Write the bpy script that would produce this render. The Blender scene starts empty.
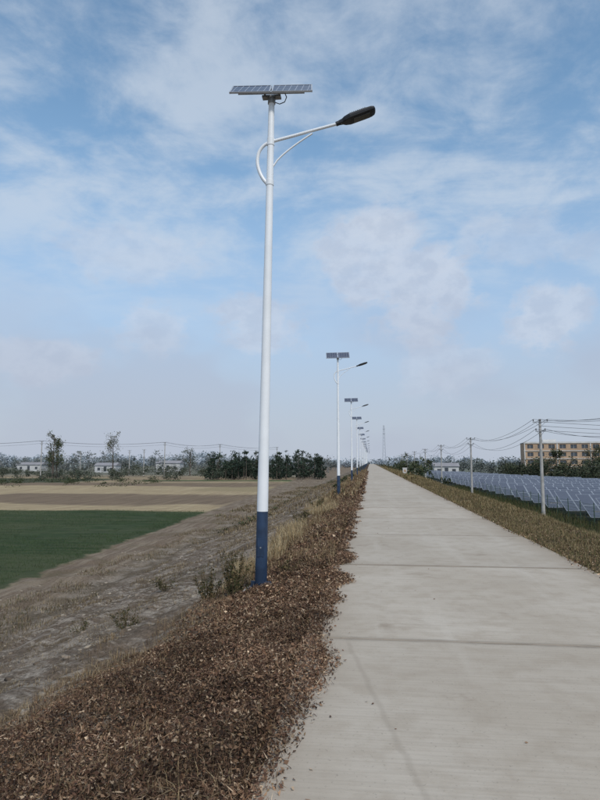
import bpy, math, random
import numpy as np
from mathutils import Vector, Matrix
R = np.random.RandomState(7)
random.seed(7)
scene = bpy.context.scene
scene.view_settings.view_transform = 'Standard'
scene.view_settings.look = 'None'
scene.view_settings.exposure = 0

# ------------------------------------------------------------ noise
_tab = R.rand(256, 256)
def vnoise(x, y):
    x = np.asarray(x, float); y = np.asarray(y, float)
    xi = np.floor(x).astype(int); yi = np.floor(y).astype(int)
    fx = x - xi; fy = y - yi
    fx = fx*fx*(3-2*fx); fy = fy*fy*(3-2*fy)
    a = _tab[xi % 256, yi % 256]; b = _tab[(xi+1) % 256, yi % 256]
    c = _tab[xi % 256, (yi+1) % 256]; d = _tab[(xi+1) % 256, (yi+1) % 256]
    return (a*(1-fx)+b*fx)*(1-fy)+(c*(1-fx)+d*fx)*fy
def fbm(x, y, o=4):
    s = 0; a = .5; t = 0
    for i in range(o):
        s = s + a*vnoise(x*2**i+17.3*i, y*2**i+5.1*i); t += a; a *= .5
    return s/t

# ------------------------------------------------------------ node helper
class NT:
    def __init__(s, nt): s.nt = nt; s.n = nt.nodes; s.l = nt.links
    def put(s, sock, v):
        if v is None: return
        if isinstance(v, bpy.types.NodeSocket): s.l.new(v, sock)
        elif isinstance(v, (tuple, list)):
            if len(sock.default_value) == 4 and len(v) == 3: v = (*v, 1)
            sock.default_value = v
        else: sock.default_value = v
    def m(s, op, a, b=None, c=None, clamp=False):
        n = s.n.new('ShaderNodeMath'); n.operation = op; n.use_clamp = clamp
        s.put(n.inputs[0], a); s.put(n.inputs[1], b); s.put(n.inputs[2], c)
        return n.outputs[0]
    def mix(s, f, a, b, blend='MIX'):
        n = s.n.new('ShaderNodeMix'); n.data_type = 'RGBA'; n.blend_type = blend
        s.put(n.inputs[0], f); s.put(n.inputs[6], a); s.put(n.inputs[7], b)
        return n.outputs[2]
    def sm(s, x, a, b):
        n = s.n.new('ShaderNodeMapRange'); n.interpolation_type = 'SMOOTHSTEP'
        s.put(n.inputs[0], x)
        if a < b: v = (a, b, 0, 1)
        else: v = (b, a, 1, 0)
        for i, k in enumerate(v): n.inputs[i+1].default_value = k
        return n.outputs[0]
    def noise(s, vec, scale, detail=4, rough=.55, dist=0):
        n = s.n.new('ShaderNodeTexNoise'); s.put(n.inputs['Vector'], vec)
        n.inputs['Scale'].default_value = scale; n.inputs['Detail'].default_value = detail
        n.inputs['Roughness'].default_value = rough; n.inputs['Distortion'].default_value = dist
        return n.outputs[0]
    def vm(s, op, a, b=None):
        n = s.n.new('ShaderNodeVectorMath'); n.operation = op
        s.put(n.inputs[0], a)
        if b is not None: s.put(n.inputs[1], b)
        return n.outputs[0]
    def sep(s, v):
        n = s.n.new('ShaderNodeSeparateXYZ'); s.put(n.inputs[0], v); return n.outputs
    def comb(s, x, y, z):
        n = s.n.new('ShaderNodeCombineXYZ'); s.put(n.inputs[0], x); s.put(n.inputs[1], y); s.put(n.inputs[2], z)
        return n.outputs[0]
    def pos(s): return s.n.new('ShaderNodeNewGeometry').outputs['Position']
    def obj(s): return s.n.new('ShaderNodeTexCoord').outputs['Object']
    def bump(s, h, strength=.5, dist=.02):
        n = s.n.new('ShaderNodeBump'); s.put(n.inputs['Height'], h)
        n.inputs['Strength'].default_value = strength; n.inputs['Distance'].default_value = dist
        return n.outputs[0]

def newmat(name, rough=.8, metal=0, color=(.5, .5, .5), spec=.5):
    m = bpy.data.materials.new(name); m.use_nodes = True
    t = NT(m.node_tree); b = m.node_tree.nodes['Principled BSDF']
    b.inputs['Roughness'].default_value = rough; b.inputs['Metallic'].default_value = metal
    b.inputs['Base Color'].default_value = (*color, 1); b.inputs['Specular IOR Level'].default_value = spec
    return m, t, b
def varmat(name, color, rough=.7, metal=0, scale=3, amt=.25, spec=.5):
    m, t, b = newmat(name, rough, metal, color, spec)
    n = t.noise(t.obj(), scale, 5)
    lo = tuple(c*(1-amt) for c in color); hi = tuple(min(1, c*(1+amt*.6)) for c in color)
    t.put(b.inputs['Base Color'], t.mix(t.sm(n, .35, .65), lo, hi))
    return m
def attrmat(name, rough=.85, trans=0.0, spec=.15):
    m, t, b = newmat(name, rough, spec=spec)
    a = t.n.new('ShaderNodeAttribute'); a.attribute_name = 'Col'
    t.put(b.inputs['Base Color'], a.outputs['Color'])
    return m

# ------------------------------------------------------------ mesh builder
class MB:
    def __init__(s): s.v = []; s.f = []; s.mi = []; s.sm = []
    def add(s, vs, fs, mi=0, smooth=False):
        o = len(s.v); s.v += [tuple(v) for v in vs]
        for f in fs: s.f.append(tuple(o+i for i in f)); s.mi.append(mi); s.sm.append(smooth)
    def box(s, c, d, mi=0, M=None, bev=0):
        x, y, z = d[0]/2, d[1]/2, d[2]/2
        vs = [Vector((i*x, j*y, k*z)) for k in (-1, 1) for j in (-1, 1) for i in (-1, 1)]
        if M is not None: vs = [M @ v for v in vs]
        vs = [v+Vector(c) for v in vs]
        s.add(vs, [(0, 2, 3, 1), (4, 5, 7, 6), (0, 1, 5, 4), (2, 6, 7, 3), (0, 4, 6, 2), (1, 3, 7, 5)], mi)
    def tube(s, pts, rad, mi=0, n=10, caps=True):
        pts = [Vector(p) for p in pts]
        if not hasattr(rad, '__len__'): rad = [rad]*len(pts)
        vs = []; fs = []
        prev = None
        for i, p in enumerate(pts):
            d = (pts[min(i+1, len(pts)-1)]-pts[max(i-1, 0)]).normalized()
            if prev is None:
                u = d.orthogonal().normalized()
            else:
                u = (prev-d*prev.dot(d)).normalized()
            prev = u; w = d.cross(u)
            for k in range(n):
                a = 2*math.pi*k/n
                vs.append(p+(u*math.cos(a)+w*math.sin(a))*rad[i])
        for i in range(len(pts)-1):
            for k in range(n):
                fs.append((i*n+k, i*n+(k+1) % n, (i+1)*n+(k+1) % n, (i+1)*n+k))
        s.add(vs, fs, mi, True)
        if caps:
            s.add(vs[:n], [tuple(range(n))[::-1]], mi)
            s.add(vs[-n:], [tuple(range(n))], mi)
    def mesh(s, name, mats):
        me = bpy.data.meshes.new(name); me.from_pydata(s.v, [], s.f)
        for m in mats: me.materials.append(m)
        me.polygons.foreach_set('material_index', s.mi)
        me.polygons.foreach_set('use_smooth', s.sm); me.update()
        return me
    def obj(s, name, mats, loc=(0, 0, 0)):
        o = bpy.data.objects.new(name, s.mesh(name, mats)); o.location = loc
        scene.collection.objects.link(o); return o

def npmesh(name, V, F, mat, col=None, smooth=False):
    me = bpy.data.meshes.new(name)
    me.vertices.add(len(V)); me.vertices.foreach_set('co', np.ascontiguousarray(V, dtype=np.float32).ravel())
    k = F.shape[1]
    me.loops.add(F.size); me.loops.foreach_set('vertex_index', F.astype(np.int32).ravel())
    me.polygons.add(len(F)); me.polygons.foreach_set('loop_start', np.arange(0, F.size, k, dtype=np.int32))
    me.polygons.foreach_set('loop_total', np.full(len(F), k, dtype=np.int32))
    if smooth: me.polygons.foreach_set('use_smooth', np.ones(len(F), bool))
    me.update(calc_edges=True); me.validate()
    if col is not None:
        a = me.color_attributes.new('Col', 'FLOAT_COLOR', 'POINT')
        c = np.ones((len(V), 4), np.float32); c[:, :3] = col; a.data.foreach_set('color', c.ravel())
    me.materials.append(mat)
    o = bpy.data.objects.new(name, me); scene.collection.objects.link(o); return o

class Quads:
    def __init__(s): s.V = []; s.C = []
    def leaves(s, P, size, col, flat=.5, aspect=.55, curl=.15):
        n = len(P); size = np.broadcast_to(size, (n,))[:, None]
        d = R.randn(n, 3); d[:, 2] *= (1-flat)
        d /= np.linalg.norm(d, axis=1)[:, None]+1e-9
        nrm = R.randn(n, 3); nrm[:, 2] += flat*3
        sd = np.cross(d, nrm); sd /= np.linalg.norm(sd, axis=1)[:, None]+1e-9
        up = np.cross(sd, d)
        asp = aspect*(.6+.8*R.rand(n, 1))
        q = np.stack([P-d*size*.5+up*size*curl, P+sd*size*asp*.5, P+d*size*.5+up*size*curl*(R.rand(n, 1)*2), P-sd*size*asp*.5], 1)
        s.V.append(q.reshape(-1, 3)); s.C.append(np.repeat(col, 4, axis=0))
    def blades(s, P, h, w, col, lean=.4):
        n = len(P); h = np.broadcast_to(h, (n,))[:, None]
        a = R.rand(n)*2*np.pi
        L = np.stack([np.cos(a), np.sin(a), 0*a], 1)*(lean*np.abs(R.randn(n, 1)))
        side = np.stack([-np.sin(a), np.cos(a), 0*a], 1)*w*.5
        fl = np.clip(np.linalg.norm(L, axis=1)[:, None], 0, 1.6)
        up = np.array([0, 0, 1.])
        t1 = P+up*h*.55*(1-.25*fl)+L*h*.35
        t2 = P+up*h*(1-.5*fl)+L*h
        q1 = np.stack([P-side, P+side, t1+side*.8, t1-side*.8], 1)
        q2 = np.stack([t1-side*.8, t1+side*.8, t2+side*.15, t2-side*.15], 1)
        s.V += [q1.reshape(-1, 3), q2.reshape(-1, 3)]; c4 = np.repeat(col, 4, axis=0); s.C += [c4*.85, c4]
    def build(s, name, mat):
        V = np.concatenate(s.V); C = np.concatenate(s.C)
        F = np.arange(len(V)).reshape(-1, 4)
        return npmesh(name, V, F, mat, C)

def palette(n, cols, w=None, jit=.25):
    cols = np.array(cols); i = R.choice(len(cols), n, p=w)
    return np.clip(cols[i]*(1+jit*(R.rand(n, 1)*2-1)), 0, 1)

# ------------------------------------------------------------ terrain
PX = np.array([-4000, -12.5, -10.6, -9.6, -2.0, -1.3, -.6, -.4, -.3, 3.1, 3.2, 3.4, 5.2, 6.2, 12.5, 4000])
PZ = np.array([-3.2, -3.2, -3.25, -3.12, -.36, -.2, -.09, -.06, -.1, -.1, -.05, -.06, -.17, -.45, -3.2, -3.2])
def H(x, y):
    x = np.asarray(x, float); y = np.asarray(y, float)
    z = np.interp(x, PX, PZ)
    sl = np.clip((-1.0-x)/1.5, 0, 1)*np.clip((x+10.5)/1.0, 0, 1)
    z = z+sl*(fbm(x*1.3, y*.8, 4)-.5)*.30
    z = z+sl*(fbm(x*5+11, y*5, 3)-.5)*.09
    tz = np.clip((-9.8-x)/.8, 0, 1)*np.clip((x+15)/2, 0, 1)
    z = z+tz*(fbm(x*1.1+50, y*.7, 4)-.5)*.35
    sh = np.clip((-.55-x)/.4, 0, 1)*np.clip((x+4)/1.5, 0, 1)
    z = z+sh*(fbm(x*2.5+40, y*2.5, 3)-.45)*.16
    rs = np.clip((x-3.3)/.5, 0, 1)*np.clip((13-x)/2, 0, 1)
    z = z+rs*(fbm(x*1.6+9, y*1.1, 3)-.5)*.18
    fl = np.clip((-11-x)/3, 0, 1)+np.clip((x-13)/3, 0, 1)
    z = z+fl*(fbm(x*.07+3, y*.07, 3)-.5)*.35
    return z
def axis(segs):
    o = []
    for a, b, n in segs: o += list(np.linspace(a, b, n, endpoint=False))
    return np.array(o)
gx = np.concatenate([-np.geomspace(4000, 16, 45), axis([(-15.5, -4, 115), (-4, -.2, 60), (-.2, 3.1, 6), (3.1, 7, 40), (7, 14, 30)]), np.geomspace(14, 4000, 45)])
gy = np.concatenate([axis([(-60, 0, 20), (0, 14, 150), (14, 40, 200), (40, 120, 120)]), np.geomspace(120, 5000, 60)])
X, Y = np.meshgrid(gx, gy, indexing='ij')
Vt = np.stack([X, Y, H(X, Y)], -1).reshape(-1, 3)
nx, ny = len(gx), len(gy)
I = (np.arange(nx-1)[:, None]*ny+np.arange(ny-1)[None, :]).ravel()
Ft = np.stack([I, I+ny, I+ny+1, I+1], 1)

m, t, b = newmat('ground_mat', .95, spec=.1)
P = t.pos(); sx, sy, sz = t.sep(P)
nbig = t.noise(P, .12, 5); nmid = t.noise(P, 1.1, 6, .6); nfine = t.noise(P, 14, 6, .65); nvf = t.noise(P, 60, 3, .6)
nm2 = t.noise(P, .35, 5, .6)
c05 = lambda n, k: t.m('MULTIPLY', t.m('SUBTRACT', n, .5), k)
xw = t.m('ADD', sx, c05(nmid, 1.8)); xb = t.m('ADD', xw, c05(nm2, 3.0)); yb = t.m('ADD', sy, c05(nbig, 14))
stv = t.vm('MULTIPLY', P, (2.2, .12, 1)); streak = t.noise(stv, 1.0, 5, .6)
stx = t.vm('MULTIPLY', P, (.03, .35, 1)); streakx = t.noise(stx, 1.0, 4, .6)
sty = t.noise(t.vm('MULTIPLY', P, (.12, 1.6, 1)), 1.0, 5, .65)
tan = t.mix(t.sm(streak, .35, .65), (.33, .25, .15), (.44, .35, .215))
tan = t.mix(t.m('MULTIPLY', t.sm(sty, .45, .6), .5), tan, (.24, .18, .11))
brown = t.mix(t.sm(streak, .3, .7), (.15, .11, .075), (.23, .17, .115))
green = t.mix(t.sm(nmid, .3, .7), (.030, .050, .020), (.050, .074, .030))
green = t.mix(t.m('MULTIPLY', t.sm(sty, .43, .60), .55), green, (.085, .088, .05))
green = t.mix(t.m('MULTIPLY', t.sm(nfine, .5, .7), .35), green, (.02, .032, .014))
green = t.mix(t.m('MULTIPLY', t.sm(nbig, .48, .64), .45), green, (.085, .095, .048))
def box(x0, x1, y0, y1, sxx, syy, ex=.4, ey=1.5):
    a = t.m('MULTIPLY', t.sm(sxx, x0-ex, x0+ex), t.sm(sxx, x1+ex, x1-ex))
    c = t.m('MULTIPLY', t.sm(syy, y0-ey, y0+ey), t.sm(syy, y1+ey, y1-ey))
    return t.m('MULTIPLY', a, c)
field = t.mix(t.sm(streakx, .45, .55), tan, brown)
field = t.mix(box(-120, -10, 56, 120, sx, yb, 2, 3), field, tan)
field = t.mix(box(-55, -16, 66, 90, xw, yb, 1, 2), field, brown)
field = t.mix(box(-30, -10, 98, 122, xw, sy, 1, 2), field, t.mix(nmid, (.24, .19, .11), (.34, .27, .16)))
field = t.mix(box(-300, -10, 118, 134, sx, yb, 2, 2), field, brown)
field = t.mix(box(-300, -70, 134, 170, sx, yb, 2, 3), field, (.07, .075, .045))
field = t.mix(box(-60, -11, 150, 158, xw, sy, 1, 2), field, (.05, .09, .035))
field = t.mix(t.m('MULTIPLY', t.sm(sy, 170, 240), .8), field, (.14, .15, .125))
gx1 = t.m('ADD', xw, t.m('MULTIPLY', sy, .045))
field = t.mix(box(-200, -12.9, 2, 57, gx1, sy, .3, .8), field, green)
furr = t.noise(t.vm('MULTIPLY', P, (3.5, .25, 1)), 1.0, 5, .65)
soil = t.mix(t.sm(nfine, .3, .7), (.12, .088, .062), (.22, .165, .12))
soil = t.mix(t.m('MULTIPLY', t.sm(furr, .42, .62), .6), soil, (.30, .245, .18))
soil = t.mix(t.m('MULTIPLY', t.sm(nm2, .52, .64), .6), soil, (.12, .095, .055))
field = t.mix(t.m('MULTIPLY', t.sm(gx1, -13.3, -12.6), t.sm(sx, -9, -11.5)), field, soil)
rg = t.mix(t.sm(nmid, .35, .65), (.045, .05, .03), (.11, .09, .06))
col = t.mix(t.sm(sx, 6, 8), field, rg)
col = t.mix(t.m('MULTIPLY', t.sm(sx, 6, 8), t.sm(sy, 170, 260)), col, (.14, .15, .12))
path = t.mix(t.sm(nfine, .35, .65), (.19, .155, .12), (.31, .255, .20))
path = t.mix(t.m('MULTIPLY', t.sm(nmid, .42, .6), .75), path, (.12, .092, .06))
dg = t.mix(t.sm(nfine, .4, .6), (.07, .052, .034), (.15, .115, .078))
col = t.mix(t.m('MULTIPLY', t.sm(xb, -11.9, -11.0), t.sm(sx, 6, 4)), col, path)
col = t.mix(t.m('MULTIPLY', t.sm(xb, -10.8, -9.9), t.sm(sx, 6, 4)), col, dg)
rv = t.n.new('ShaderNodeVectorRotate'); rv.rotation_type = 'Z_AXIS'; rv.inputs['Angle'].default_value = math.radians(34); t.put(rv.inputs[0], P)
s1 = t.noise(t.vm('MULTIPLY', rv.outputs[0], (.5, 3.4, 1)), 1.5, 8, .70, .5)
s2 = t.noise(t.vm('MULTIPLY', rv.outputs[0], (.25, 1.3, 1)), 1.2, 7, .66, .8)
vo = t.n.new('ShaderNodeTexVoronoi'); vo.feature = 'DISTANCE_TO_EDGE'; vo.inputs['Scale'].default_value = 2.4
t.put(vo.inputs['Vector'], t.vm('ADD', t.vm('MULTIPLY', rv.outputs[0], (.6, 1.7, 1)), t.comb(c05(nmid, .7), c05(nfine, .3), 0)))
stone = t.mix(t.sm(nfine, .3, .7), (.23, .19, .15), (.43, .365, .295))
dirt = t.mix(t.sm(nfine, .3, .7), (.10, .075, .054), (.20, .15, .11))
rsl = t.mix(t.sm(s1, .45, .61), dirt, stone)
rsl = t.mix(t.m('MULTIPLY', t.sm(vo.outputs[0], .06, .01), .35), rsl, (.07, .052, .036))
rsl = t.mix(t.m('MULTIPLY', t.sm(s2, .50, .60), .7), rsl, t.mix(nfine, (.07, .052, .034), (.16, .118, .075)))
rsl = t.mix(t.m('MULTIPLY', t.sm(t.noise(P, .33, 4, .6, .4), .52, .66), .45), rsl, (.37, .31, .25))
slm = t.m('MULTIPLY', t.sm(xb, -10.2, -9.2), t.sm(sx, 6, 4))
col = t.mix(slm, col, rsl)
ss = t.mix(t.sm(nfine, .3, .7), (.045, .029, .02), (.12, .08, .055))
col = t.mix(t.m('MULTIPLY', t.sm(t.m('ADD', sx, c05(nmid, .8)), -2.1, -1.7), t.sm(sx, 6.5, 5.5)), col, ss)
rss = t.mix(t.sm(nmid, .35, .65), (.07, .06, .03), (.17, .13, .08))
col = t.mix(t.m('MULTIPLY', t.sm(sx, 2.9, 3.0), t.sm(sx, 9, 8)), col, rss)
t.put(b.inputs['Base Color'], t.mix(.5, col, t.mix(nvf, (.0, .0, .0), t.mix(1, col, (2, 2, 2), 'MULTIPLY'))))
hh = t.m('ADD', t.m('MULTIPLY', nfine, .6), t.m('ADD', t.m('MULTIPLY', s1, 1.2), t.m('MULTIPLY', nvf, .25)))
t.put(b.inputs['Normal'], t.bump(hh, .8, .08))
npmesh('ground', Vt, Ft, m, smooth=True)

# ------------------------------------------------------------ road slabs
m, t, b = newmat('concrete_road_mat', .85, spec=.25)
P = t.pos(); sx, sy, sz = t.sep(P)
n1 = t.noise(P, .45, 5, .55); n2 = t.noise(P, 3.5, 6, .6); n3 = t.noise(P, 45, 4, .6)
nl = t.noise(t.vm('MULTIPLY', P, (1.6, .12, 1)), 1.0, 5, .6)
slab = t.m('FLOOR', t.m('DIVIDE', t.m('SUBTRACT', sy, 1.7), 4.02))
wn = t.n.new('ShaderNodeTexWhiteNoise'); wn.noise_dimensions = '1D'; t.put(wn.inputs['W'], slab)
c = t.mix(t.sm(n1, .3, .7), (.425, .36, .285), (.525, .46, .38))
c = t.mix(t.m('MULTIPLY', t.sm(n2, .42, .7), .5), c, (.345, .28, .21))
c = t.mix(t.m('MULTIPLY', t.sm(nl, .5, .68), .35), c, (.58, .52, .44))
c = t.mix(t.m('MULTIPLY', wn.outputs[0], .2), c, (.30, .26, .21))
cx = t.m('ADD', t.m('SUBTRACT', sx, t.m('SUBTRACT', .84, t.m('MULTIPLY', sy, .19))), t.m('MULTIPLY', t.m('SUBTRACT', n2, .5), .06))
cm = t.m('MULTIPLY', t.sm(t.m('ABSOLUTE', cx), .035, .003), t.sm(sy, 5.8, 5.5))
c = t.mix(t.m('MULTIPLY', cm, .22), c, (.2, .16, .12))
ed = t.m('ADD', t.sm(t.m('ADD', sx, t.m('MULTIPLY', n2, .35)), .1, -.45), t.sm(t.m('SUBTRACT', sx, t.m('MULTIPLY', n2, .35)), 2.5, 3.15))
c = t.mix(t.m('MULTIPLY', ed, .45), c, (.27, .20, .135))
br = t.noise(t.vm('MULTIPLY', P, (1.2, 38, 1)), 1.0, 4, .6)
c = t.mix(t.m('MULTIPLY', t.sm(br, .4, .65), .28), c, (.31, .26, .205))
fr = t.m('FRACT', t.m('DIVIDE', t.m('SUBTRACT', sy, 1.7), 4.02))
jd = t.m('MULTIPLY', t.m('MINIMUM', fr, t.m('SUBTRACT', 1, fr)), 4.02)
c = t.mix(t.m('MULTIPLY', t.sm(t.m('ADD', jd, t.m('MULTIPLY', t.m('SUBTRACT', n2, .5), .12)), .09, .0), .55), c, (.13, .105, .08))
sp = t.sm(n3, .60, .70)
c = t.mix(t.m('MULTIPLY', sp, .4), c, (.18, .155, .125))
st = t.sm(t.noise(P, 1.3, 4, .7, .6), .58, .74)
c = t.mix(t.m('MULTIPLY', st, .5), c, (.24, .185, .135))
c = t.mix(t.sm(sz, -.008, -.02), c, (.03, .024, .018))
t.put(b.inputs['Base Color'], c)
t.put(b.inputs['Normal'], t.bump(t.m('ADD', t.m('MULTIPLY', br, .6), t.m('MULTIPLY', n3, .6)), .45, .007))
mb = MB()
jy = 1.7-4.02*4; x0, x1 = -.58, 3.25
bv = .006
while jy < 1500:
    L = 4.02 if jy < 160 else 40.2
    g = .012
    ya, yb2 = jy+g, jy+L-g
    z = (R.rand()-.5)*.006 if jy < 160 else 0
    ns = 40
    xs = np.linspace(x0, x1, ns)
    for_a = (R.rand(ns)-.3)*.018; for_b = (R.rand(ns)-.3)*.018
    wob = (fbm(xs*1.2, xs*0+jy, 3)-.5)*.03
    vs = []
    for i in range(ns):
        vs += [(xs[i], ya, -.18), (xs[i], ya+max(0, for_a[i])*.5, z-bv), (xs[i], ya+bv+for_a[i], z), (xs[i], yb2-bv-for_b[i], z), (xs[i], yb2-max(0, for_b[i])*.5, z-bv), (xs[i], yb2, -.18)]
    fs = [(i*6+j, (i+1)*6+j, (i+1)*6+j+1, i*6+j+1) for i in range(ns-1) for j in range(5)]
    fs += [(5, 4, 3, 2, 1, 0), tuple((ns-1)*6+j for j in range(6))]
    mb.add(vs, fs)
    jy += L
mb.obj('concrete_road', [m])

# ------------------------------------------------------------ dry leaf litter & grass
leafm = attrmat('dry_leaf_mat', .8, 0)
grassm = attrmat('grass_mat', .8, 0)
BR = [(.18, .105, .065), (.115, .063, .042), (.27, .17, .105), (.46, .34, .23), (.05, .031, .022), (.19, .13, .075)]
BW = [.24, .24, .2, .11, .14, .07]
def left_edge(y):
    base = np.interp(y, [0, 3, 5, 5.8, 7, 9, 12, 200], [-4.6, -4.2, -3.1, -2.4, -1.85, -1.75, -1.7, -1.7])
    return base+(fbm(y*1.3, y*0+3, 3)-.5)*.9
def right_edge(y):
    return np.interp(y, [2.3, 3.0, 3.9, 4.6, 5.1, 5.7, 7, 9, 200], [-.62, -.57, -.50, -.38, -.35, -.50, -.48, -.44, -.44])+(fbm(y*2.3, y*0+8, 4)-.5)*np.interp(y, [2, 6, 9], [.12, .2, .45])
q = Quads()
def litter(n, y0, y1, size, hmax, xa=-5, asp=.5):
    y = y0+(y1-y0)*R.rand(n); x = xa+(-.2-xa)*R.rand(n)
    le, re = left_edge(y), right_edge(y)
    fall = R.rand(n)**3*.9
    k = (x > le-fall) & (x < re+fall*.15)
    x, y = x[k], y[k]; le, re = le[k], re[k]; n = len(x)
    mound = fbm(x*3+5, y*3, 3)
    edge = np.clip((re-x)/.35, 0, 1)*np.clip((x-le)/.4+.2, .15, 1)
    zr = np.where(x > -.6, .004, H(x, y))
    z = np.maximum(zr, H(x, y))+.006+R.rand(n)**1.6*hmax*(.25+1.8*np.clip(mound-.3, 0, 1))*edge
    c = palette(n, BR, BW, .3)*(.5+1.15*np.clip(fbm(x*1.7, y*1.7, 3)-.15, 0, 1))[:, None]
    q.leaves(np.stack([x, y, z], 1), size*(.4+1.1*R.rand(n)**1.5), c, .35, asp, .2)
litter(170000, 1.8, 6.5, .026, .14)
litter(60000, 1.8, 6.5, .060, .17, -5, .07)
litter(90000, 6.5, 12, .034, .14, -2.6)
litter(20000, 6.5, 12, .08, .16, -2.6, .08)
litter(50000, 12, 30, .06, .16, -2.6)
litter(26000, 30, 110, .16, .2, -2.6)
n = 70; y = 2+R.rand(n)*14; x = -.4+R.rand(n)**4*1.3
q.leaves(np.stack([x, y, np.full(n, .008)], 1), .02+.015*R.rand(n), palette(n, BR, BW), .9, .5, .08)
q.build('dry_leaf_litter', leafm)

# loose clods and stones of the revetment
base = [Vector((i, j, k)) for k in (-1, 1) for j in (-1, 1) for i in (-1, 1)]
Fb = np.array([(0, 2, 3, 1), (4, 5, 7, 6), (0, 1, 5, 4), (2, 6, 7, 3), (0, 4, 6, 2), (1, 3, 7, 5)])
ns_ = 6000
sy_ = 4+R.rand(ns_)**1.6*36; sx_ = -13+R.rand(ns_)*11
k = (sx_ < left_edge(sy_)+.1) & (fbm(sx_*.9+3, sy_*.9, 3) > .50)
sy_, sx_ = sy_[k], sx_[k]; ns_ = len(sx_)
bb = np.array([[v.x*(.7 if v.z > 0 else 1), v.y*(.7 if v.z > 0 else 1), v.z] for v in base])
s_ = (.012+.042*R.rand(ns_)**2.5)[:, None, None]
Vs = bb[None]*(1+.25*R.randn(ns_, 8, 3))*s_*np.array([1.2, .8, .4])
a_ = R.rand(ns_)*6.28; ca, sa = np.cos(a_)[:, None], np.sin(a_)[:, None]
Vr = np.stack([Vs[..., 0]*ca-Vs[..., 1]*sa, Vs[..., 0]*sa+Vs[..., 1]*ca, Vs[..., 2]], -1)
Vr += np.stack([sx_, sy_, H(sx_, sy_)+.003], 1)[:, None]
cc = palette(ns_, [(.20, .16, .12), (.27, .22, .17), (.13, .10, .075), (.33, .28, .22)], None, .2)
npmesh('loose_stones', Vr.reshape(-1, 3), (np.arange(ns_)[:, None, None]*8+Fb[None]).reshape(-1, 4), attrmat('stone_mat', .9), np.repeat(cc, 8, axis=0))

q = Quads()
ST = [(.36, .27, .15), (.28, .19, .10), (.18, .11, .06), (.46, .37, .23), (.13, .11, .05)]
SB = [(.20, .13, .075), (.14, .085, .05), (.28, .20, .12), (.10, .065, .04)]
def grass(n, x0, x1, y0, y1, h, w, cols, thr=.45, s=1.0, p=None, lean=.45):
    y = y0+(y1-y0)*R.rand(n); x = x0+(x1-x0)*R.rand(n)
    k = fbm(x*s+31, y*s+7, 3) > thr
    x, y = x[k], y[k]; n = len(x)
    q.blades(np.stack([x, y, H(x, y)-.01], 1), h*(.4+R.rand(n)), w, palette(n, cols, p, .3), lean)
grass(20000, -3.8, -.62, 2.2, 9, .11, .004, SB+[ST[0]], .48, 1.5, lean=1.0)
grass(26000, -2.6, -.6, 9, 30, .16, .008, SB+ST, .46, 1.2, lean=.6)
grass(26000, -2.8, -.6, 30, 130, .26, .03, SB+ST, .42, .6)
SG = [(.17, .125, .07), (.12, .09, .05), (.26, .20, .12), (.12, .08, .05), (.34, .27, .17)]
grass(24000, -9.6, -1.8, 5, 16, .07, .006, SG, .54, .8, lean=.9)
grass(34000, -9.6, -1.8, 16, 34, .11, .010, SG, .54, .8, lean=.8)
grass(26000, -9.8, -1.8, 34, 130, .22, .03, SG, .50, .5, lean=.7)
grass(16000, -12.6, -9.6, 14, 50, .14, .014, SG+[(.07, .075, .03)], .55, .7, lean=.7)
grass(9000, -13.5, -9.6, 50, 130, .25, .04, SG+[(.07, .075, .03)], .52, .4, lean=.7)
q.build('dry_grass', grassm)
q = Quads()
n = 60000; y = 20+38*R.rand(n); x = -12.9-R.rand(n)**1.3*32-.045*y
x = np.round(x/.22)*.22+R.randn(n)*.03
k = (fbm(x*.4, y*.4, 3) > .36) & (x < -13.3-.045*y+(fbm(y*.8, y*0, 2)-.5)*1.2)
x, y = x[k], y[k]; n = len(x)
q.blades(np.stack([x, y, H(x, y)-.01], 1), .10*(.5+R.rand(n)), .012, palette(n, [(.05, .085, .03), (.035, .06, .02), (.08, .10, .045)], None, .3), .5)
q.build('winter_wheat', grassm)
q = Quads()
RG = [(.17, .13, .06), (.10, .10, .04), (.26, .19, .10), (.12, .08, .04), (.32, .25, .14)]
grass(50000, 3.2, 6.2, 7, 22, .12, .007, RG, .34, 1.2, lean=.8)
grass(50000, 3.25, 6.6, 22, 60, .17, .016, RG, .33, .8, lean=.6)
grass(26000, 3.3, 7, 60, 200, .3, .07, RG, .3, .4)
grass(24000, 11, 17.5, 20, 120, .5, .03, [(.04, .06, .02), (.07, .08, .03), (.12, .10, .05)], .4, .3, lean=.3)
n = 40000; y = 7+R.rand(n)**1.5*50; x = 3.08+R.rand(n)*2.6; zz = np.maximum(H(x, y), np.where(x < 3.25, .002, -1))
k = x > 3.14+(fbm(y*1.2, y*0+2, 3)-.45)*.6
x, y, zz = x[k], y[k], zz[k]; n = len(x)
q.leaves(np.stack([x, y, zz+.01+R.rand(n)*.05], 1), .03*(.6+R.rand(n)), palette(n, BR+[(.1, .1, .04)]*2, None, .3), .4)
q.build('verge_grass', grassm)

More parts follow.
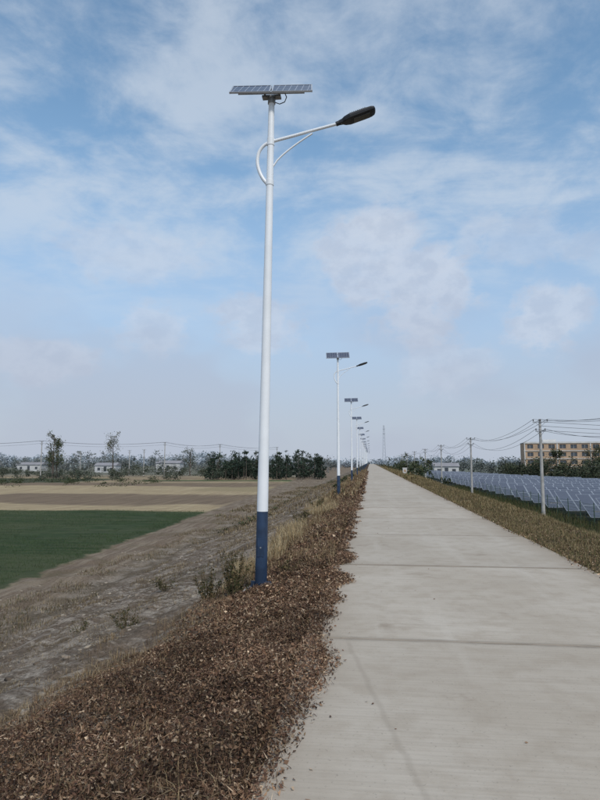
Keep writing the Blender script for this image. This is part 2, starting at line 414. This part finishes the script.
def tuft(name, x, y, r, h, n, cols, lean=.5):
    q2 = Quads(); a = R.rand(n)*6.28; rr = r*np.sqrt(R.rand(n))*.5
    px, py = x+np.cos(a)*rr, y+np.sin(a)*rr
    q2.blades(np.stack([px, py, H(px, py)-.02], 1), h*(.4+.8*R.rand(n)), .009, palette(n, cols, None, .3), lean)
    return q2.build(name, grassm)
def weed(name, x, y, h, r, nst, cols, leaf=.05):
    q2 = Quads()
    z0 = float(H(x, y))
    for i in range(nst):
        a = R.rand()*6.28; rr_ = r*(.2+.8*R.rand()); tip = np.array([x+math.cos(a)*rr_, y+math.sin(a)*rr_, z0+h*(.5+.55*R.rand())])
        b0 = np.array([x+math.cos(a)*r*.15, y+math.sin(a)*r*.15, z0-.02])
        k = 46; tt = R.rand(k, 1)**.7
        Pm = b0+(tip-b0)*tt+R.randn(k, 3)*r*.07
        q2.leaves(Pm, leaf*(.5+R.rand(k)), palette(k, cols, None, .35), .2, .35)
        s = np.linspace(0, 1, 6)[:, None]; pts = b0+(tip-b0)*s+R.randn(6, 3)*.008
        for j in range(5):
            d = np.array([.003, 0, 0])
            q2.V.append(np.stack([pts[j]-d, pts[j]+d, pts[j+1]+d, pts[j+1]-d])); q2.C.append(np.tile([(.11, .08, .04)], (4, 1)))
    return q2.build(name, grassm)
GW = [(.04, .05, .02), (.075, .08, .03), (.11, .08, .04), (.03, .03, .015), (.15, .11, .06)]
weed('roadside_weed', -2.02, 9.0, .66, .28, 26, GW, .04)
weed('roadside_weed', -2.5, 9.3, .55, .3, 22, GW, .04)
weed('roadside_weed', -1.85, 8.7, .35, .2, 10, GW, .035)
weed('roadside_weed', -1.4, 9.7, .3, .25, 8, GW, .04)
weed('roadside_weed', -4.0, 9.8, .3, .35, 14, GW, .035)
weed('roadside_weed', -2.7, 12.2, .4, .4, 14, GW, .04)
weed('roadside_weed', -4.6, 13.5, .3, .4, 12, GW, .04)
weed('roadside_weed', -5.6, 11.5, .18, .35, 10, GW, .03)
weed('roadside_weed', -2.2, 20, .55, .4, 12, GW, .06)
weed('roadside_weed', -2.3, 27, .5, .5, 12, GW, .07)
weed('roadside_weed', -1.7, 33.6, .5, .5, 12, GW, .07)
TC = [(.42, .32, .18), (.33, .23, .12), (.50, .41, .26)]
for (x, y, r, h, n) in ((-2.35, 11.5, .6, .40, 600), (-2.0, 12.6, .5, .34, 400), (-2.1, 15.2, .9, .36, 500), (-2.3, 17.8, .9, .36, 450), (-1.8, 23, 1.2, .4, 500), (-2.5, 29, 1.4, .4, 500)):
    tuft('grass_tuft', x, y, r, h, n, TC, .4)

# ------------------------------------------------------------ street lamps
white = varmat('white_paint', (.80, .82, .84), .35, 0, 1.5, .06)
blue = varmat('navy_paint', (.020, .042, .088), .45, 0, 5, .3)
blackm = varmat('black_casting', (.010, .011, .014), .5, 0, 5, .3)
galv = varmat('galvanised_steel', (.32, .33, .34), .45, .6, 8, .2)
alu = varmat('panel_frame', (.55, .57, .6), .4, .5, 5, .1)
lens = varmat('led_lens', (.10, .10, .10), .2)
backs = varmat('panel_backsheet', (.45, .47, .5), .6)
conc = varmat('concrete_pole_mat', (.40, .385, .36), .85, 0, 2, .2)
m, t, b = newmat('solar_cell', .18, spec=.5)
sx, sy, sz = t.sep(t.obj())
def gridline(v, period, w):
    f = t.m('FRACT', t.m('DIVIDE', v, period)); d = t.m('MULTIPLY', t.m('MINIMUM', f, t.m('SUBTRACT', 1, f)), period)
    return t.m('LESS_THAN', d, w)
g = t.m('MAXIMUM', gridline(sx, .098, .004), gridline(sz, .07, .003))
t.put(b.inputs['Base Color'], t.mix(g, (.03, .04, .075), (.42, .44, .48)))
cell = m

def lamp_mesh():
    mb = MB()
    mb.box((0, 0, .012), (.36, .36, .024), 1)
    for a in range(4):
        M = Matrix.Rotation(a*math.pi/2, 3, 'Z')
        mb.box(M @ Vector((.115, 0, .074)), (.07, .012, .1), 1, M)
        p = M @ Vector((.14, .14, .024)); mb.tube([p, p+Vector((0, 0, .05))], .014, 3, 8)
        mb.tube([p, p+Vector((0, 0, .02))], .024, 3, 6)
    z1 = 1.14
    H0 = 7.62
    r = lambda z: .090-(.090-.048)*z/H0
    mb.tube([(0, 0, .024), (0, 0, z1)], [r(0), r(z1)], 1, 24)
    mb.tube([(0, 0, z1), (0, 0, 3), (0, 0, 5), (0, 0, H0)], [r(z1)+.0005, r(3), r(5), r(H0)], 0, 24)
    mb.box((0, -.083, .62), (.09, .02, .26), 1)
    mb.box((0, -.095, .62), (.02, .006, .02), 3)
    mb.tube([(0, 0, 6.86), (0, 0, 6.98)], r(6.9)+.008, 0, 16)
    mb.tube([(0, 0, 6.2), (0, 0, 6.28)], r(6.2)+.008, 0, 16)
    pts = [(-.03, 0, 6.22), (-.10, 0, 6.30), (-.16, 0, 6.41), (-.20, 0, 6.54), (-.205, 0, 6.66), (-.18, 0, 6.77), (-.12, 0, 6.855), (-.04, 0, 6.905), (.1, 0, 6.945), (.4, 0, 7.015), (.75, 0, 7.10), (1.12, 0, 7.185)]
    sp = []
    for i in range(len(pts)-1):
        p0, p1, p2, p3 = [Vector(pts[max(0, min(len(pts)-1, i+j))]) for j in (-1, 0, 1, 2)]
        for s in np.linspace(0, 1, 4, endpoint=False):
            sp.append(.5*((2*p1)+(-p0+p2)*s+(2*p0-5*p1+4*p2-p3)*s*s+(-p0+3*p1-3*p2+p3)*s**3))
    sp.append(Vector(pts[-1]))
    mb.tube(sp, [.030-.007*i/len(sp) for i in range(len(sp))], 0, 12)
    br = [Vector((.04, 0, 6.50))+Vector((.62*s, 0, .53*s**.72)) for s in np.linspace(0, 1, 10)]
    mb.tube(br, .014, 0, 8)
    ang = math.atan2(.17, .52)
    M = Matrix.Rotation(-ang, 3, 'Y'); o = Vector((1.08, 0, 7.185))
    def L(p): return o+M @ Vector(p)
    sec = [(0, .035, .03), (.06, .05, .035), (.10, .085, .045), (.18, .115, .050), (.42, .12, .046), (.53, .118, .038), (.575, .10, .028), (.59, .06, .018)]
    vs = []; fs = []; ns = 12
    for (x, w, h) in sec:
        for kk in range(ns):
            a = 2*math.pi*kk/ns
            cx = math.copysign(abs(math.cos(a))**.5, math.cos(a)); cz = math.copysign(abs(math.sin(a))**.6, math.sin(a))
            vs.append(L((x, w*cx, h*cz)))
    for i in range(len(sec)-1):
        for kk in range(ns): fs.append((i*ns+kk, i*ns+(kk+1) % ns, (i+1)*ns+(kk+1) % ns, (i+1)*ns+kk))
    fs += [tuple(range(ns))[::-1], tuple((len(sec)-1)*ns+kk for kk in range(ns))]
    mb.add(vs, fs, 2, False)
    for i in range(9): mb.box(L((.2+i*.03, 0, .050)), (.006, .17, .018), 2, M)
    mb.box(L((.36, 0, -.047)), (.26, .14, .010), 6, M)
    mb.tube([L((-.05, 0, -.003)), L((.03, 0, 0))], .036, 2, 12)
    mb.tube([(0, 0, H0-.06), (0, 0, H0+.03)], .062, 3, 16)
    T = math.radians(42); MT = Matrix.Rotation(math.radians(5), 3, 'Z') @ Matrix.Rotation(math.radians(-1.2), 3, 'Y') @ Matrix.Rotation(T, 3, 'X'); pc = Vector((0, -.02, 7.80))
    mb.box((0, 0, H0+.05), (.30, .10, .03), 3)
    for sx_ in (-.11, .11):
        mb.tube([(sx_, .0, H0+.05), pc+MT @ Vector((sx_, -.12, -.03))], .014, 3, 6)
        mb.tube([(sx_, .0, H0+.05), pc+MT @ Vector((sx_, .16, -.03))], .014, 3, 6)
    for yy in (-.15, .15): mb.box(pc+MT @ Vector((0, yy, -.035)), (1.05, .035, .03), 3, MT)
    for sgn in (-1, 1):
        cx = sgn*.33; W, D = .64, .56
        mb.box(pc+MT @ Vector((cx, 0, -.004)), (W-.04, D-.04, .012), 5, MT)
        mb.box(pc+MT @ Vector((cx, 0, .0055)), (W-.04, D-.04, .006), 4, MT)
        for s2 in (-1, 1):
            mb.box(pc+MT @ Vector((cx+s2*(W/2-.01), 0, 0)), (.02, D, .03), 7, MT)
            mb.box(pc+MT @ Vector((cx, s2*(D/2-.01), 0)), (W-.042, .02, .028), 7, MT)
        mb.box(pc+MT @ Vector((cx*.6, .12, -.022)), (.1, .08, .022), 2, MT)
    mb.tube([pc+MT @ Vector((.18, .12, -.035)), (.24, 0, 7.66), (.21, 0, 7.58), (.13, 0, 7.55), (.06, 0, 7.58)], .008, 2, 6)
    return mb.mesh('street_lamp', [white, blue, blackm, galv, cell, backs, lens, alu])
lm = lamp_mesh()
for i in range(16):
    y = 9+24.3*i
    o = bpy.data.objects.new('street_lamp', lm); scene.collection.objects.link(o)
    x = -1.62 if i == 0 else -1.72
    o.location = (x, y, float(H(x, y))-.01 if i else -.27)
    o.rotation_euler = (0, math.radians(.95 if i == 0 else R.randn()*.25), math.radians(R.randn()*1.5 if i else 0))
mb = MB(); mb.box((-1.62, 9, -.35), (.5, .5, .15)); mb.obj('lamp_footing', [conc])

# ------------------------------------------------------------ utility poles (right) & wires
dark = varmat('insulator', (.10, .08, .07), .4); wirem = varmat('wire', (.03, .03, .035), .6)
def utility_pole(x, y, h, rot=0, k=1):
    mb = MB()
    mb.tube([(0, 0, -.3), (0, 0, h)], [.16*k, .095*k], 0, 14)
    M = Matrix.Rotation(rot, 3, 'Z')
    for zz, w in ((h-.25, 1.2), (h-1.0, .8)):
        mb.box(M @ Vector((0, -.13, zz)), (w, .07, .07), 1, M)
        for s in (-1, 1):
            mb.tube([M @ Vector((s*w*.35, -.13, zz)), M @ Vector((0, -.12, zz-.4))], .014, 1, 6)
        for px in ((-w*.46, 0, w*.46) if w > 1 else (-w*.45, w*.45)):
            p = M @ Vector((px, -.13, zz+.035))
            mb.tube([p, p+Vector((0, 0, .05)), p+Vector((0, 0, .06)), p+Vector((0, 0, .12)), p+Vector((0, 0, .15)), p+Vector((0, 0, .2))], [.015, .015, .05, .035, .05, .02], 2, 10)
    return mb.obj('utility_pole', [conc, galv, dark], (x, y, float(H(x, y))))
UP = [(14.2, 14), (13.9, 51.5), (14.2, 88), (14.3, 125), (14.4, 162), (14.3, 199), (14.2, 236), (14.1, 273)]
hp = 8.3
for x, y in UP: utility_pole(x, y, hp)
mb = MB()
for (xa, ya), (xb_, yb_) in zip(UP[:-1], UP[1:]):
    for off, zz, sag in ((-.55, hp-.02, 1.0), (0, hp-.02, 1.1), (.55, hp-.02, .95), (-.36, hp-.8, 1.3), (.36, hp-.8, 1.4)):
        za, zb = float(H(xa, ya))+zz, float(H(xb_, yb_))+zz
        pts = []
        for s in np.linspace(0, 1, 16): pts.append((xa+off+(xb_-xa)*s, ya-.13+(yb_-ya)*s, za+(zb-za)*s-4*sag*s*(1-s)))
        mb.tube(pts, .014, 0, 4, False)
mb.obj('power_line', [wirem])
mb = MB()
pa = Vector((13.9, 51.5, 4.9)); pb = Vector((60, 66, 5.6))
for dz in (0, -.35, -.7):
    mb.tube([pa.lerp(pb, s)+Vector((0, 0, dz-3.2*s*(1-s))) for s in np.linspace(0, 1, 20)], .018, 0, 4, False)
mb.obj('service_line', [wirem])
utility_pole(60, 66, 9)
LP = [(-190, 178), (-143, 176), (-98, 172), (-66, 190), (-54, 215), (-40, 260)]
for x, y in LP: utility_pole(x, y, 11.2, 0, 1.2)
for x, y in ((-84, 205), (-76, 198), (-70, 232), (-112, 225)): utility_pole(x, y, 9.0, .4, 1.1)
mb = MB()
for (xa, ya), (xb_, yb_) in zip(LP[:-1], LP[1:]):
    for off, zz in ((-.6, 11.2), (.6, 11.2), (0, 10.4)):
        mb.tube([(xa+off+(xb_-xa)*s, ya+(yb_-ya)*s, -3.2+zz-4*.9*s*(1-s)) for s in np.linspace(0, 1, 14)], .03, 0, 4, False)
mb.obj('field_power_line', [wirem])

# ------------------------------------------------------------ solar farm
m, t, b = newmat('pv_glass', .25, spec=.6)
P = t.pos(); nn = t.noise(P, .25, 3)
t.put(b.inputs['Base Color'], t.mix(nn, (.06, .065, .09), (.12, .13, .16)))
pvg = m
mb = MB(); T = math.radians(24)
y = 22.
rr = random.Random(3)
while y < 200:
    xa = 17.6+rr.random()*.6
    w = 1.12
    nmod = int(max(4, min(38, (18+(205-y)*.21-17.6)/w+2)))
    for kx in range(nmod):
        if kx % 14 == 13: continue
        if kx % 14 == 0 or kx == 0: tl = Matrix.Rotation(T+math.radians(rr.uniform(-1.5, 1.5)), 3, 'X'); dz0 = rr.uniform(-.06, .06)
        cx = xa+kx*w
        dz = dz0+rr.uniform(-.015, .015)
        for row in (-1, 1):
            c = Vector((cx, y, -3.2+1.25+dz))+tl @ Vector((0, row*.98, 0))
            mb.box(c, (1.1, 1.94, .03), 1, tl)
            mb.box(c+tl @ Vector((0, 0, .017)), (1.03, 1.87, .008), 0, tl)
        if kx % 4 == 0:
            mb.box((cx, y-.9, -3.2+.4), (.07, .07, 1.0), 2); mb.box((cx, y+.95, -3.2+.75), (.07, .07, 1.7), 2)
    mb.box((xa+nmod*.56, y-.9, -3.2+.82), (nmod*1.12, .05, .05), 2)
    mb.box((xa+nmod*.56, y+.95, -3.2+1.60), (nmod*1.12, .05, .05), 2)
    y += 5.2
mb.obj('solar_farm', [pvg, alu, galv])
fg = varmat('fence_green', (.035, .075, .05), .6)
mb = MB(); y = 12.
while y < 220:
    mb.box((16.6, y, -2.35), (.05, .05, 1.8), 0)
    y += 3
for zz in (-3.1, -2.85, -2.6, -2.35, -2.1, -1.85, -1.6): mb.box((16.6, 116, zz), (.008, 208, .012), 0)
yy = 12.
while yy < 90:
    mb.box((16.6, yy+.07, -2.35), (.006, .008, 1.5), 0); yy += .2
mb.obj('wire_fence', [fg])

# ------------------------------------------------------------ trees
treem = attrmat('foliage_mat', .9, 0)
barkm = varmat('bark', (.10, .08, .065), .9, 0, 6, .3)
def crown(q, x, y, z0, h, r, n, cols, size, shape='round', shade=1., gap=.5):
    nc = max(7, int(n/26))
    u = R.randn(nc, 3); u /= np.linalg.norm(u, axis=1)[:, None]; u *= (R.rand(nc, 1)**.4)
    if shape == 'cone':
        tz = R.rand(nc)**1.25; a = R.rand(nc)*6.28; rad = r*(1-tz)*(.45+.6*R.rand(nc))+.10*r
        C = np.stack([x+np.cos(a)*rad, y+np.sin(a)*rad, z0+h*(.12+.86*tz)], 1); sd = r*.18
    else:
        C = np.array([x, y, z0+h*.55])+u*np.array([r, r, h*.42])*(.75+.5*R.rand(nc, 1)); sd = r*.24
    ci = R.randint(0, nc, n)
    P = C[ci]+R.randn(n, 3)*sd*np.array([1, 1, .8])
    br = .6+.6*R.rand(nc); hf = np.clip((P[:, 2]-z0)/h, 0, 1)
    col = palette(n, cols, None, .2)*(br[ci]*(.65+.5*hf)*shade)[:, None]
    P[:, 2] = np.maximum(P[:, 2], z0+.02*h)
    q.leaves(P, size*(.5+R.rand(n)), col, .1, .7, .1)
GT = [(.045, .065, .03), (.07, .085, .04), (.09, .09, .045), (.035, .05, .03)]
GH = [(.08, .10, .07), (.10, .115, .08), (.12, .12, .085), (.065, .08, .06)]  # greens lightened and greyed to paint in distance haze
HZ = [(.18, .205, .20), (.205, .225, .22), (.16, .185, .18), (.21, .205, .19)]  # distance haze painted into the foliage colours
HZ2 = [(.33, .38, .42), (.36, .40, .44), (.31, .355, .40)]  # farthest trees: stronger haze painted into the colours
PN = [(.030, .048, .036), (.042, .062, .044), (.056, .074, .050)]
q = Quads()
for i in range(560):
    x = R.uniform(-560, 420); y = R.uniform(480, 620); h = R.uniform(6, 13.5)*(.9 if x < -20 else .8)*(.6+.8*vnoise(x*.02, 7))
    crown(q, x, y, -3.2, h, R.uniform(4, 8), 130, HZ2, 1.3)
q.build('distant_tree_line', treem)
q = Quads(); mb = MB()
for i in range(210):
    x = R.uniform(-330, -18); y = R.uniform(270, 380); h = R.uniform(4.0, 11)*(.5+.9*vnoise(x*.04, 3))
    bare = R.rand() < .4
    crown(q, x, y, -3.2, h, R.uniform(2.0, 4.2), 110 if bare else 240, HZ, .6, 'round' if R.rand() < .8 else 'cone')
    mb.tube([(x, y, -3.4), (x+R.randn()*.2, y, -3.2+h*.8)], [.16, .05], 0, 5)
hw = q.build('hazy_woodland', treem); tr = mb.obj('trunks', [varmat('hazy_bark', (.17, .17, .165), .9)]); tr.parent = hw  # trunk colour greyed to carry the painted haze
q = Quads()
for i in range(110):
    x = R.uniform(14, 210); y = R.uniform(235, 330); h = R.uniform(4, 9)*(.6+.7*vnoise(x*.04, 9))
    crown(q, x, y, -3.2, h, R.uniform(2.5, 4.5), 240, [(.14, .16, .15), (.16, .175, .16), (.12, .135, .125)], .6)  # foliage colours raised to paint in haze
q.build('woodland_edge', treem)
q = Quads(); mb = MB()
for i in range(110):
    y = R.uniform(160, 200); x = R.uniform(-.272, -.078)*y*1.0
    if x > -13: continue
    h = R.uniform(4.2, 8.6)
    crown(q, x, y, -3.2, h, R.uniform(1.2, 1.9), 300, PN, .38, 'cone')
    mb.tube([(x, y, -3.3), (x, y, -3.2+h*.9)], [.14, .03], 0, 5)
gr = q.build('pine_grove', treem); tr = mb.obj('trunks', [barkm]); tr.parent = gr
q = Quads()
for i in range(130):
    y = R.uniform(150, 250); x = R.uniform(-.66, -.24)*y
    h = R.uniform(1.0, 4.5)*(.4+1.0*vnoise(x*.06, y*.02))
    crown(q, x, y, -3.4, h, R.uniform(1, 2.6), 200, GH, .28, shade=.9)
for i in range(50):
    y = R.uniform(112, 150); x = R.uniform(-.66, -.36)*y
    crown(q, x, y, -3.4, R.uniform(.4, 1.3), R.uniform(.8, 1.8), 110, GT, .2, shade=1.0)
q.build('hedgerow', treem)
q = Quads()
for i in range(120):
    f = R.uniform(.21, .46); y0_ = np.interp(f, [.2, .3, .46], [185, 130, 110]); y = R.uniform(y0_, 200)
    crown(q, f*y, y, -3.3, R.uniform(2.8, 6.2), R.uniform(1.2, 2.8), 280, [(.046, .06, .038), (.06, .075, .045), (.085, .085, .055)], .36, shade=1.0)
for i in range(26):
    y = R.uniform(100, 260); x = R.uniform(7.5, 13)
    crown(q, x, y, float(H(x, y)), R.uniform(2, 4.6), R.uniform(.9, 1.8), 160, GT, .3, shade=1.0)
for i in range(40):
    y = R.uniform(70, 300); x = R.uniform(4.6, 6.5)
    crown(q, x, y, float(H(x, y)), R.uniform(.4, 1.1), R.uniform(.4, .8), 60, GT+[(.2, .14, .08)], .2)
for i in range(46):
    y = R.uniform(45, 330); x = R.uniform(-3.4, -2.0)
    crown(q, x, y, float(H(x, y)), R.uniform(.3, 1.1), R.uniform(.3, .8), 80, GT+[(.2, .14, .08)], .13)
for i in range(26):
    y = R.uniform(35, 130); x = R.uniform(-9.5, -3.5)
    crown(q, x, y, float(H(x, y)), R.uniform(.2, .6), R.uniform(.3, .7), 70, GT+[(.2, .14, .08)], .10)
q.build('shrub_belt', treem)
def tree(name, x, y, h, r, n, cols, size, shade=1.):
    z0 = -3.2; mb = MB(); q2 = Quads()
    top = Vector((x+R.randn()*.3, y, z0+h*.92))
    tp = [Vector((x, y, z0-.2)), Vector((x+R.randn()*.1, y, z0+h*.3)), Vector((x+R.randn()*.2, y, z0+h*.6)), top]
    mb.tube(tp, [.24, .18, .11, .03], 0, 8)
    for i in range(18):
        f = .28+.65*R.rand(); a = R.rand()*6.28
        s = Vector((x, y, z0+h*f)); L_ = r*(1.15-.6*f)*(.6+.6*R.rand())
        e = s+Vector((math.cos(a)*L_, math.sin(a)*L_, L_*.9)); mb.tube([s, s.lerp(e, .5)+Vector((0, 0, -.1)), e], [.07, .045, .015], 0, 5)
        k = int(n/16); Pm = np.array(s.lerp(e, .75))+R.randn(k, 3)*np.array([.5, .5, .6])*L_*.5
        q2.leaves(Pm, size*(.5+R.rand(k)), palette(k, cols, None, .3)*shade*(.7+.6*R.rand()), .1, .6)
    o = q2.build(name, treem); t_ = mb.obj('trunk', [barkm]); t_.parent = o
tree('poplar_tree', -92, 168, 12.8, 2.9, 1300, GT+[(.12, .10, .06)], .3, 1.2)
tree('poplar_tree', -95, 176, 10.5, 2.4, 900, GT, .3, 1.2)
tree('poplar_tree', -79, 180, 13.4, 3.0, 900, [(.13, .14, .10), (.16, .16, .12)], .3)
tree('poplar_tree', -104, 190, 8.5, 2.6, 900, GT, .3, 1.3)
tree('poplar_tree', -62, 205, 9.5, 2.6, 800, GH, .3)
tree('poplar_tree', 58, 160, 8.6, 2.4, 1000, GT, .3)
tree('poplar_tree', 44, 150, 7.6, 2.2, 1000, GT, .3)
tree('poplar_tree', 66, 190, 9.4, 2.6, 900, GT, .3)

# ------------------------------------------------------------ building (right)
ochre = varmat('ochre_wall', (.43, .30, .20), .85, 0, .4, .15); cream = varmat('white_band', (.60, .59, .57), .8, 0, .5, .1)
glass = varmat('window_glass', (.07, .08, .095), .15)
root = bpy.data.objects.new('apartment_building', None); scene.collection.objects.link(root)
W, D, FH, NF = 60, 12, 3.05, 4
HT = FH*NF
mb = MB(); nb = 15; bw = W/nb
fy = -D/2
for fl in range(NF):
    z0 = fl*FH
    mb.box((0, fy, z0+.45), (W, .3, .9)); mb.box((0, fy, z0+FH-.3), (W, .3, .6))
    for i in range(nb+1):
        xx = -W/2+i*bw; w = 1.7 if 0 < i < nb else 1.0
        xx = min(max(xx, -W/2+.5), W/2-.5); mb.box((xx, fy, z0+.9+(FH-1.5)/2), (w, .3, FH-1.5))
mb.box((0, D/2, HT/2), (W, .3, HT)); mb.box((-W/2+.15, 0, HT/2), (.3, D-.3, HT)); mb.box((W/2-.15, 0, HT/2), (.3, D-.3, HT))
wo = mb.obj('walls', [ochre])
mb = MB()
for fl in range(NF+1): mb.box((0, fy-.25, fl*FH+(.0 if fl < NF else .15)), (W+.6, .35, .22 if fl < NF else .6))
for i in range(0, nb+1, 3): mb.box((-W/2+i*bw, fy-.22, HT/2), (.35, .2, HT))
mb.box((0, 0, HT+.15), (W+.2, D-.2, .3))
mb.box((-20, 1, HT+.9), (5, 5, 1.2))
bo = mb.obj('bands', [cream])
mb = MB()
for fl in range(NF):
    for i in range(nb):
        xx = -W/2+(i+.5)*bw; mb.box((xx, fy+.08, fl*FH+.9+(FH-1.5)/2), (bw-1.7, .04, FH-1.5), 0)
        mb.box((xx, fy+.03, fl*FH+.9+(FH-1.5)/2), (.07, .05, FH-1.5), 1)
wi = mb.obj('windows', [glass, cream])
for o in (wo, bo, wi): o.parent = root
root.location = (91, 250, -3.2); root.rotation_euler = (0, 0, math.radians(-6))

# small farm buildings among the trees, distance haze mixed into wall and roof colours
hzw = varmat('hazed_render_wall', (.50, .50, .50), .85, 0, .4, .1); hzr = varmat('hazed_tile_roof', (.27, .26, .27), .85, 0, .4, .1)
def house(x, y, w, h):
    r = bpy.data.objects.new('farm_house', None); scene.collection.objects.link(r)
    mb = MB(); mb.box((0, 0, h/2), (w, 6, h)); a = mb.obj('walls', [hzw])
    mb = MB(); z = h
    mb.add([(-w/2-.3, -3.4, z), (w/2+.3, -3.4, z), (w/2+.3, 3.4, z), (-w/2-.3, 3.4, z), (-w/2-.3, 0, z+1.3), (w/2+.3, 0, z+1.3)], [(0, 1, 5, 4), (2, 3, 4, 5), (0, 4, 3), (1, 2, 5), (3, 2, 1, 0)])
    c = mb.obj('roof', [hzr]); mb = MB()
    for k in (-.3, 0, .3): mb.box((k*w, -3.02, h*.5), (1.3, .05, 1.3 if k else 2.2))
    d = mb.obj('windows', [glass])
    for o in (a, c, d): o.parent = r
    r.location = (x, y, -3.2)
house(-176, 300, 14, 3.4); house(-120, 268, 10, 3.2); house(-98, 290, 12, 4.2); house(28, 232, 9, 3.2)

mb = MB(); hm = 36
for s in ((-1, -1), (1, -1), (1, 1), (-1, 1)): mb.tube([(s[0]*1.5, s[1]*1.5, 0), (s[0]*.4, s[1]*.4, hm)], .14, 0, 5)
for i in range(12):
    za, zb = hm*i/12, hm*(i+1)/12; ra, rb = 1.5-1.1*i/12, 1.5-1.1*(i+1)/12
    for s in ((-1, -1, 1, -1), (1, -1, 1, 1), (1, 1, -1, 1), (-1, 1, -1, -1)):
        mb.tube([(s[0]*ra, s[1]*ra, za), (s[2]*rb, s[3]*rb, zb)], .08, 0, 4)
for zt in (29, 33): mb.box((0, 0, zt), (2.0, 2.0, .4))
mastm = varmat('mast_paint', (.42, .45, .50), .7); mb.obj('lattice_mast', [mastm], (12, 520, -3.2))

mb = MB(); mb.box((0, 0, .4), (.55, .2, .9)); mb.box((0, 0, .9), (.62, .26, .1)); mb.box((0, -.105, .55), (.3, .01, .3), 1)
mb.obj('marker_stone', [cream, ochre], (4.7, 84, float(H(4.7, 84))))

# ------------------------------------------------------------ world
w = bpy.data.worlds.new("World"); scene.world = w; w.use_nodes = True
t = NT(w.node_tree); bg = w.node_tree.nodes['Background']
SE, SAZ = 47, 155
sky = t.n.new('ShaderNodeTexSky'); sky.sky_type = 'NISHITA'; sky.sun_disc = False
sky.sun_elevation = math.radians(SE); sky.sun_rotation = math.radians(SAZ)
sky.air_density = 1.0; sky.dust_density = .6; sky.ozone_density = 2.0
d = t.n.new('ShaderNodeTexCoord').outputs['Generated']
dx, dy, dz = t.sep(d)
el = t.m('MULTIPLY', t.m('ARCSINE', dz), 57.2958); az = t.m('MULTIPLY', t.m('ARCTAN2', dx, dy), 57.2958)
inv = t.m('DIVIDE', 1, t.m('ADD', t.m('MAXIMUM', dz, 0), .18))
pl = t.comb(t.m('MULTIPLY', dx, inv), t.m('MULTIPLY', dy, inv), 0)
skyc = t.mix(1, sky.outputs[0], (1.75, 1.95, 1.8), 'MULTIPLY')
c = t.mix(t.m('MULTIPLY', t.sm(el, 32, 4), .82), skyc, (3.95, 4.75, 6.5))
c = t.mix(t.m('MULTIPLY', t.sm(el, 14, 0), .85), c, (4.8, 5.3, 6.2))
a1 = t.noise(t.vm('MULTIPLY', pl, (1.0, 1.4, 1)), 1.25, 8, .58, .5)
a2 = t.noise(t.vm('ADD', pl, (7.3, 2.1, 0)), 5.5, 7, .62, .3)
veil = t.m('MULTIPLY', t.sm(t.m('ADD', t.m('MULTIPLY', a1, .66), t.m('MULTIPLY', a2, .34)), .41, .60), t.sm(el, 8, 24))
c = t.mix(t.m('MULTIPLY', veil, .64), c, (6.3, 7.0, 7.9))
dn = t.noise(t.vm('MULTIPLY', d, (1, 1, 1.4)), 8, 8, .60, .2)
dnb = t.noise(t.vm('MULTIPLY', d, (1, 1, 1.4)), 26, 6, .6)
dn2 = t.noise(t.vm('MULTIPLY', d, (1, 1, 1.8)), 3, 4, .5)
pert = t.m('ADD', t.m('MULTIPLY', t.m('SUBTRACT', dn, .5), 2.4), t.m('MULTIPLY', t.m('SUBTRACT', dnb, .5), 1.0))
def blob(A, E, ra, re, k=1):
    u = t.m('DIVIDE', t.m('SUBTRACT', az, A), ra); v = t.m('DIVIDE', t.m('SUBTRACT', el, E), re)
    v = t.m('MAXIMUM', v, t.m('MULTIPLY', v, -.6))
    r2 = t.m('SQRT', t.m('ADD', t.m('MULTIPLY', u, u), t.m('MULTIPLY', v, v)))
    return t.m('MULTIPLY', t.sm(t.m('ADD', r2, pert), 1.1, .65), k)
B = None
for (A, E, ra, re, k) in ((0.5, 19, 4.5, 4.2, .9), (5, 16.5, 6.5, 3.6, 1), (-11, 14, 4.5, 2.8, .8), (16, 13.5, 4.5, 2.6, .9), (-20.5, 12.8, 5, 2.3, .7), (8, 9.0, 5, 2.0, .6), (-31, 9.5, 7, 1.6, .8), (-22, 19, 7, 2.2, .5), (14, 20, 6, 2.4, .5), (45, 16, 9, 4, 1), (-55, 17, 9, 4, 1), (-90, 14, 12, 5, 1), (90, 15, 12, 5, 1)):
    kk = blob(A, E, ra, re, k); B = kk if B is None else t.m('MAXIMUM', B, kk)
cc_ = t.mix(t.sm(dnb, .35, .62), (5.2, 5.75, 6.9), (6.3, 6.8, 7.8))
c = t.mix(t.m('MULTIPLY', B, .66), c, cc_)
c = t.mix(t.m('MULTIPLY', t.m('MULTIPLY', t.sm(dn2, .45, .6), t.sm(el, 20, 8)), .4), c, (4.3, 4.75, 5.9))
t.put(bg.inputs[0], c); bg.inputs[1].default_value = .1

sun = bpy.data.lights.new('sun', 'SUN'); sun.energy = 2.1; sun.angle = math.radians(8); sun.color = (1, .93, .84)
so = bpy.data.objects.new('sun', sun); scene.collection.objects.link(so)
a, e = math.radians(SAZ), math.radians(SE)
dirv = Vector((math.sin(a)*math.cos(e), math.cos(a)*math.cos(e), math.sin(e)))
so.rotation_euler = dirv.to_track_quat('Z', 'Y').to_euler()

# ------------------------------------------------------------ camera
cam = bpy.data.cameras.new('camera'); co = bpy.data.objects.new('camera', cam); scene.collection.objects.link(co)
cam.sensor_fit = 'VERTICAL'; cam.sensor_height = 36; cam.lens = 27.18; cam.clip_end = 9000; cam.clip_start = .05
co.location = (0, 0, 1.6)
co.rotation_euler = (math.radians(90+5.86), 0, math.radians(6.58))
scene.camera = co
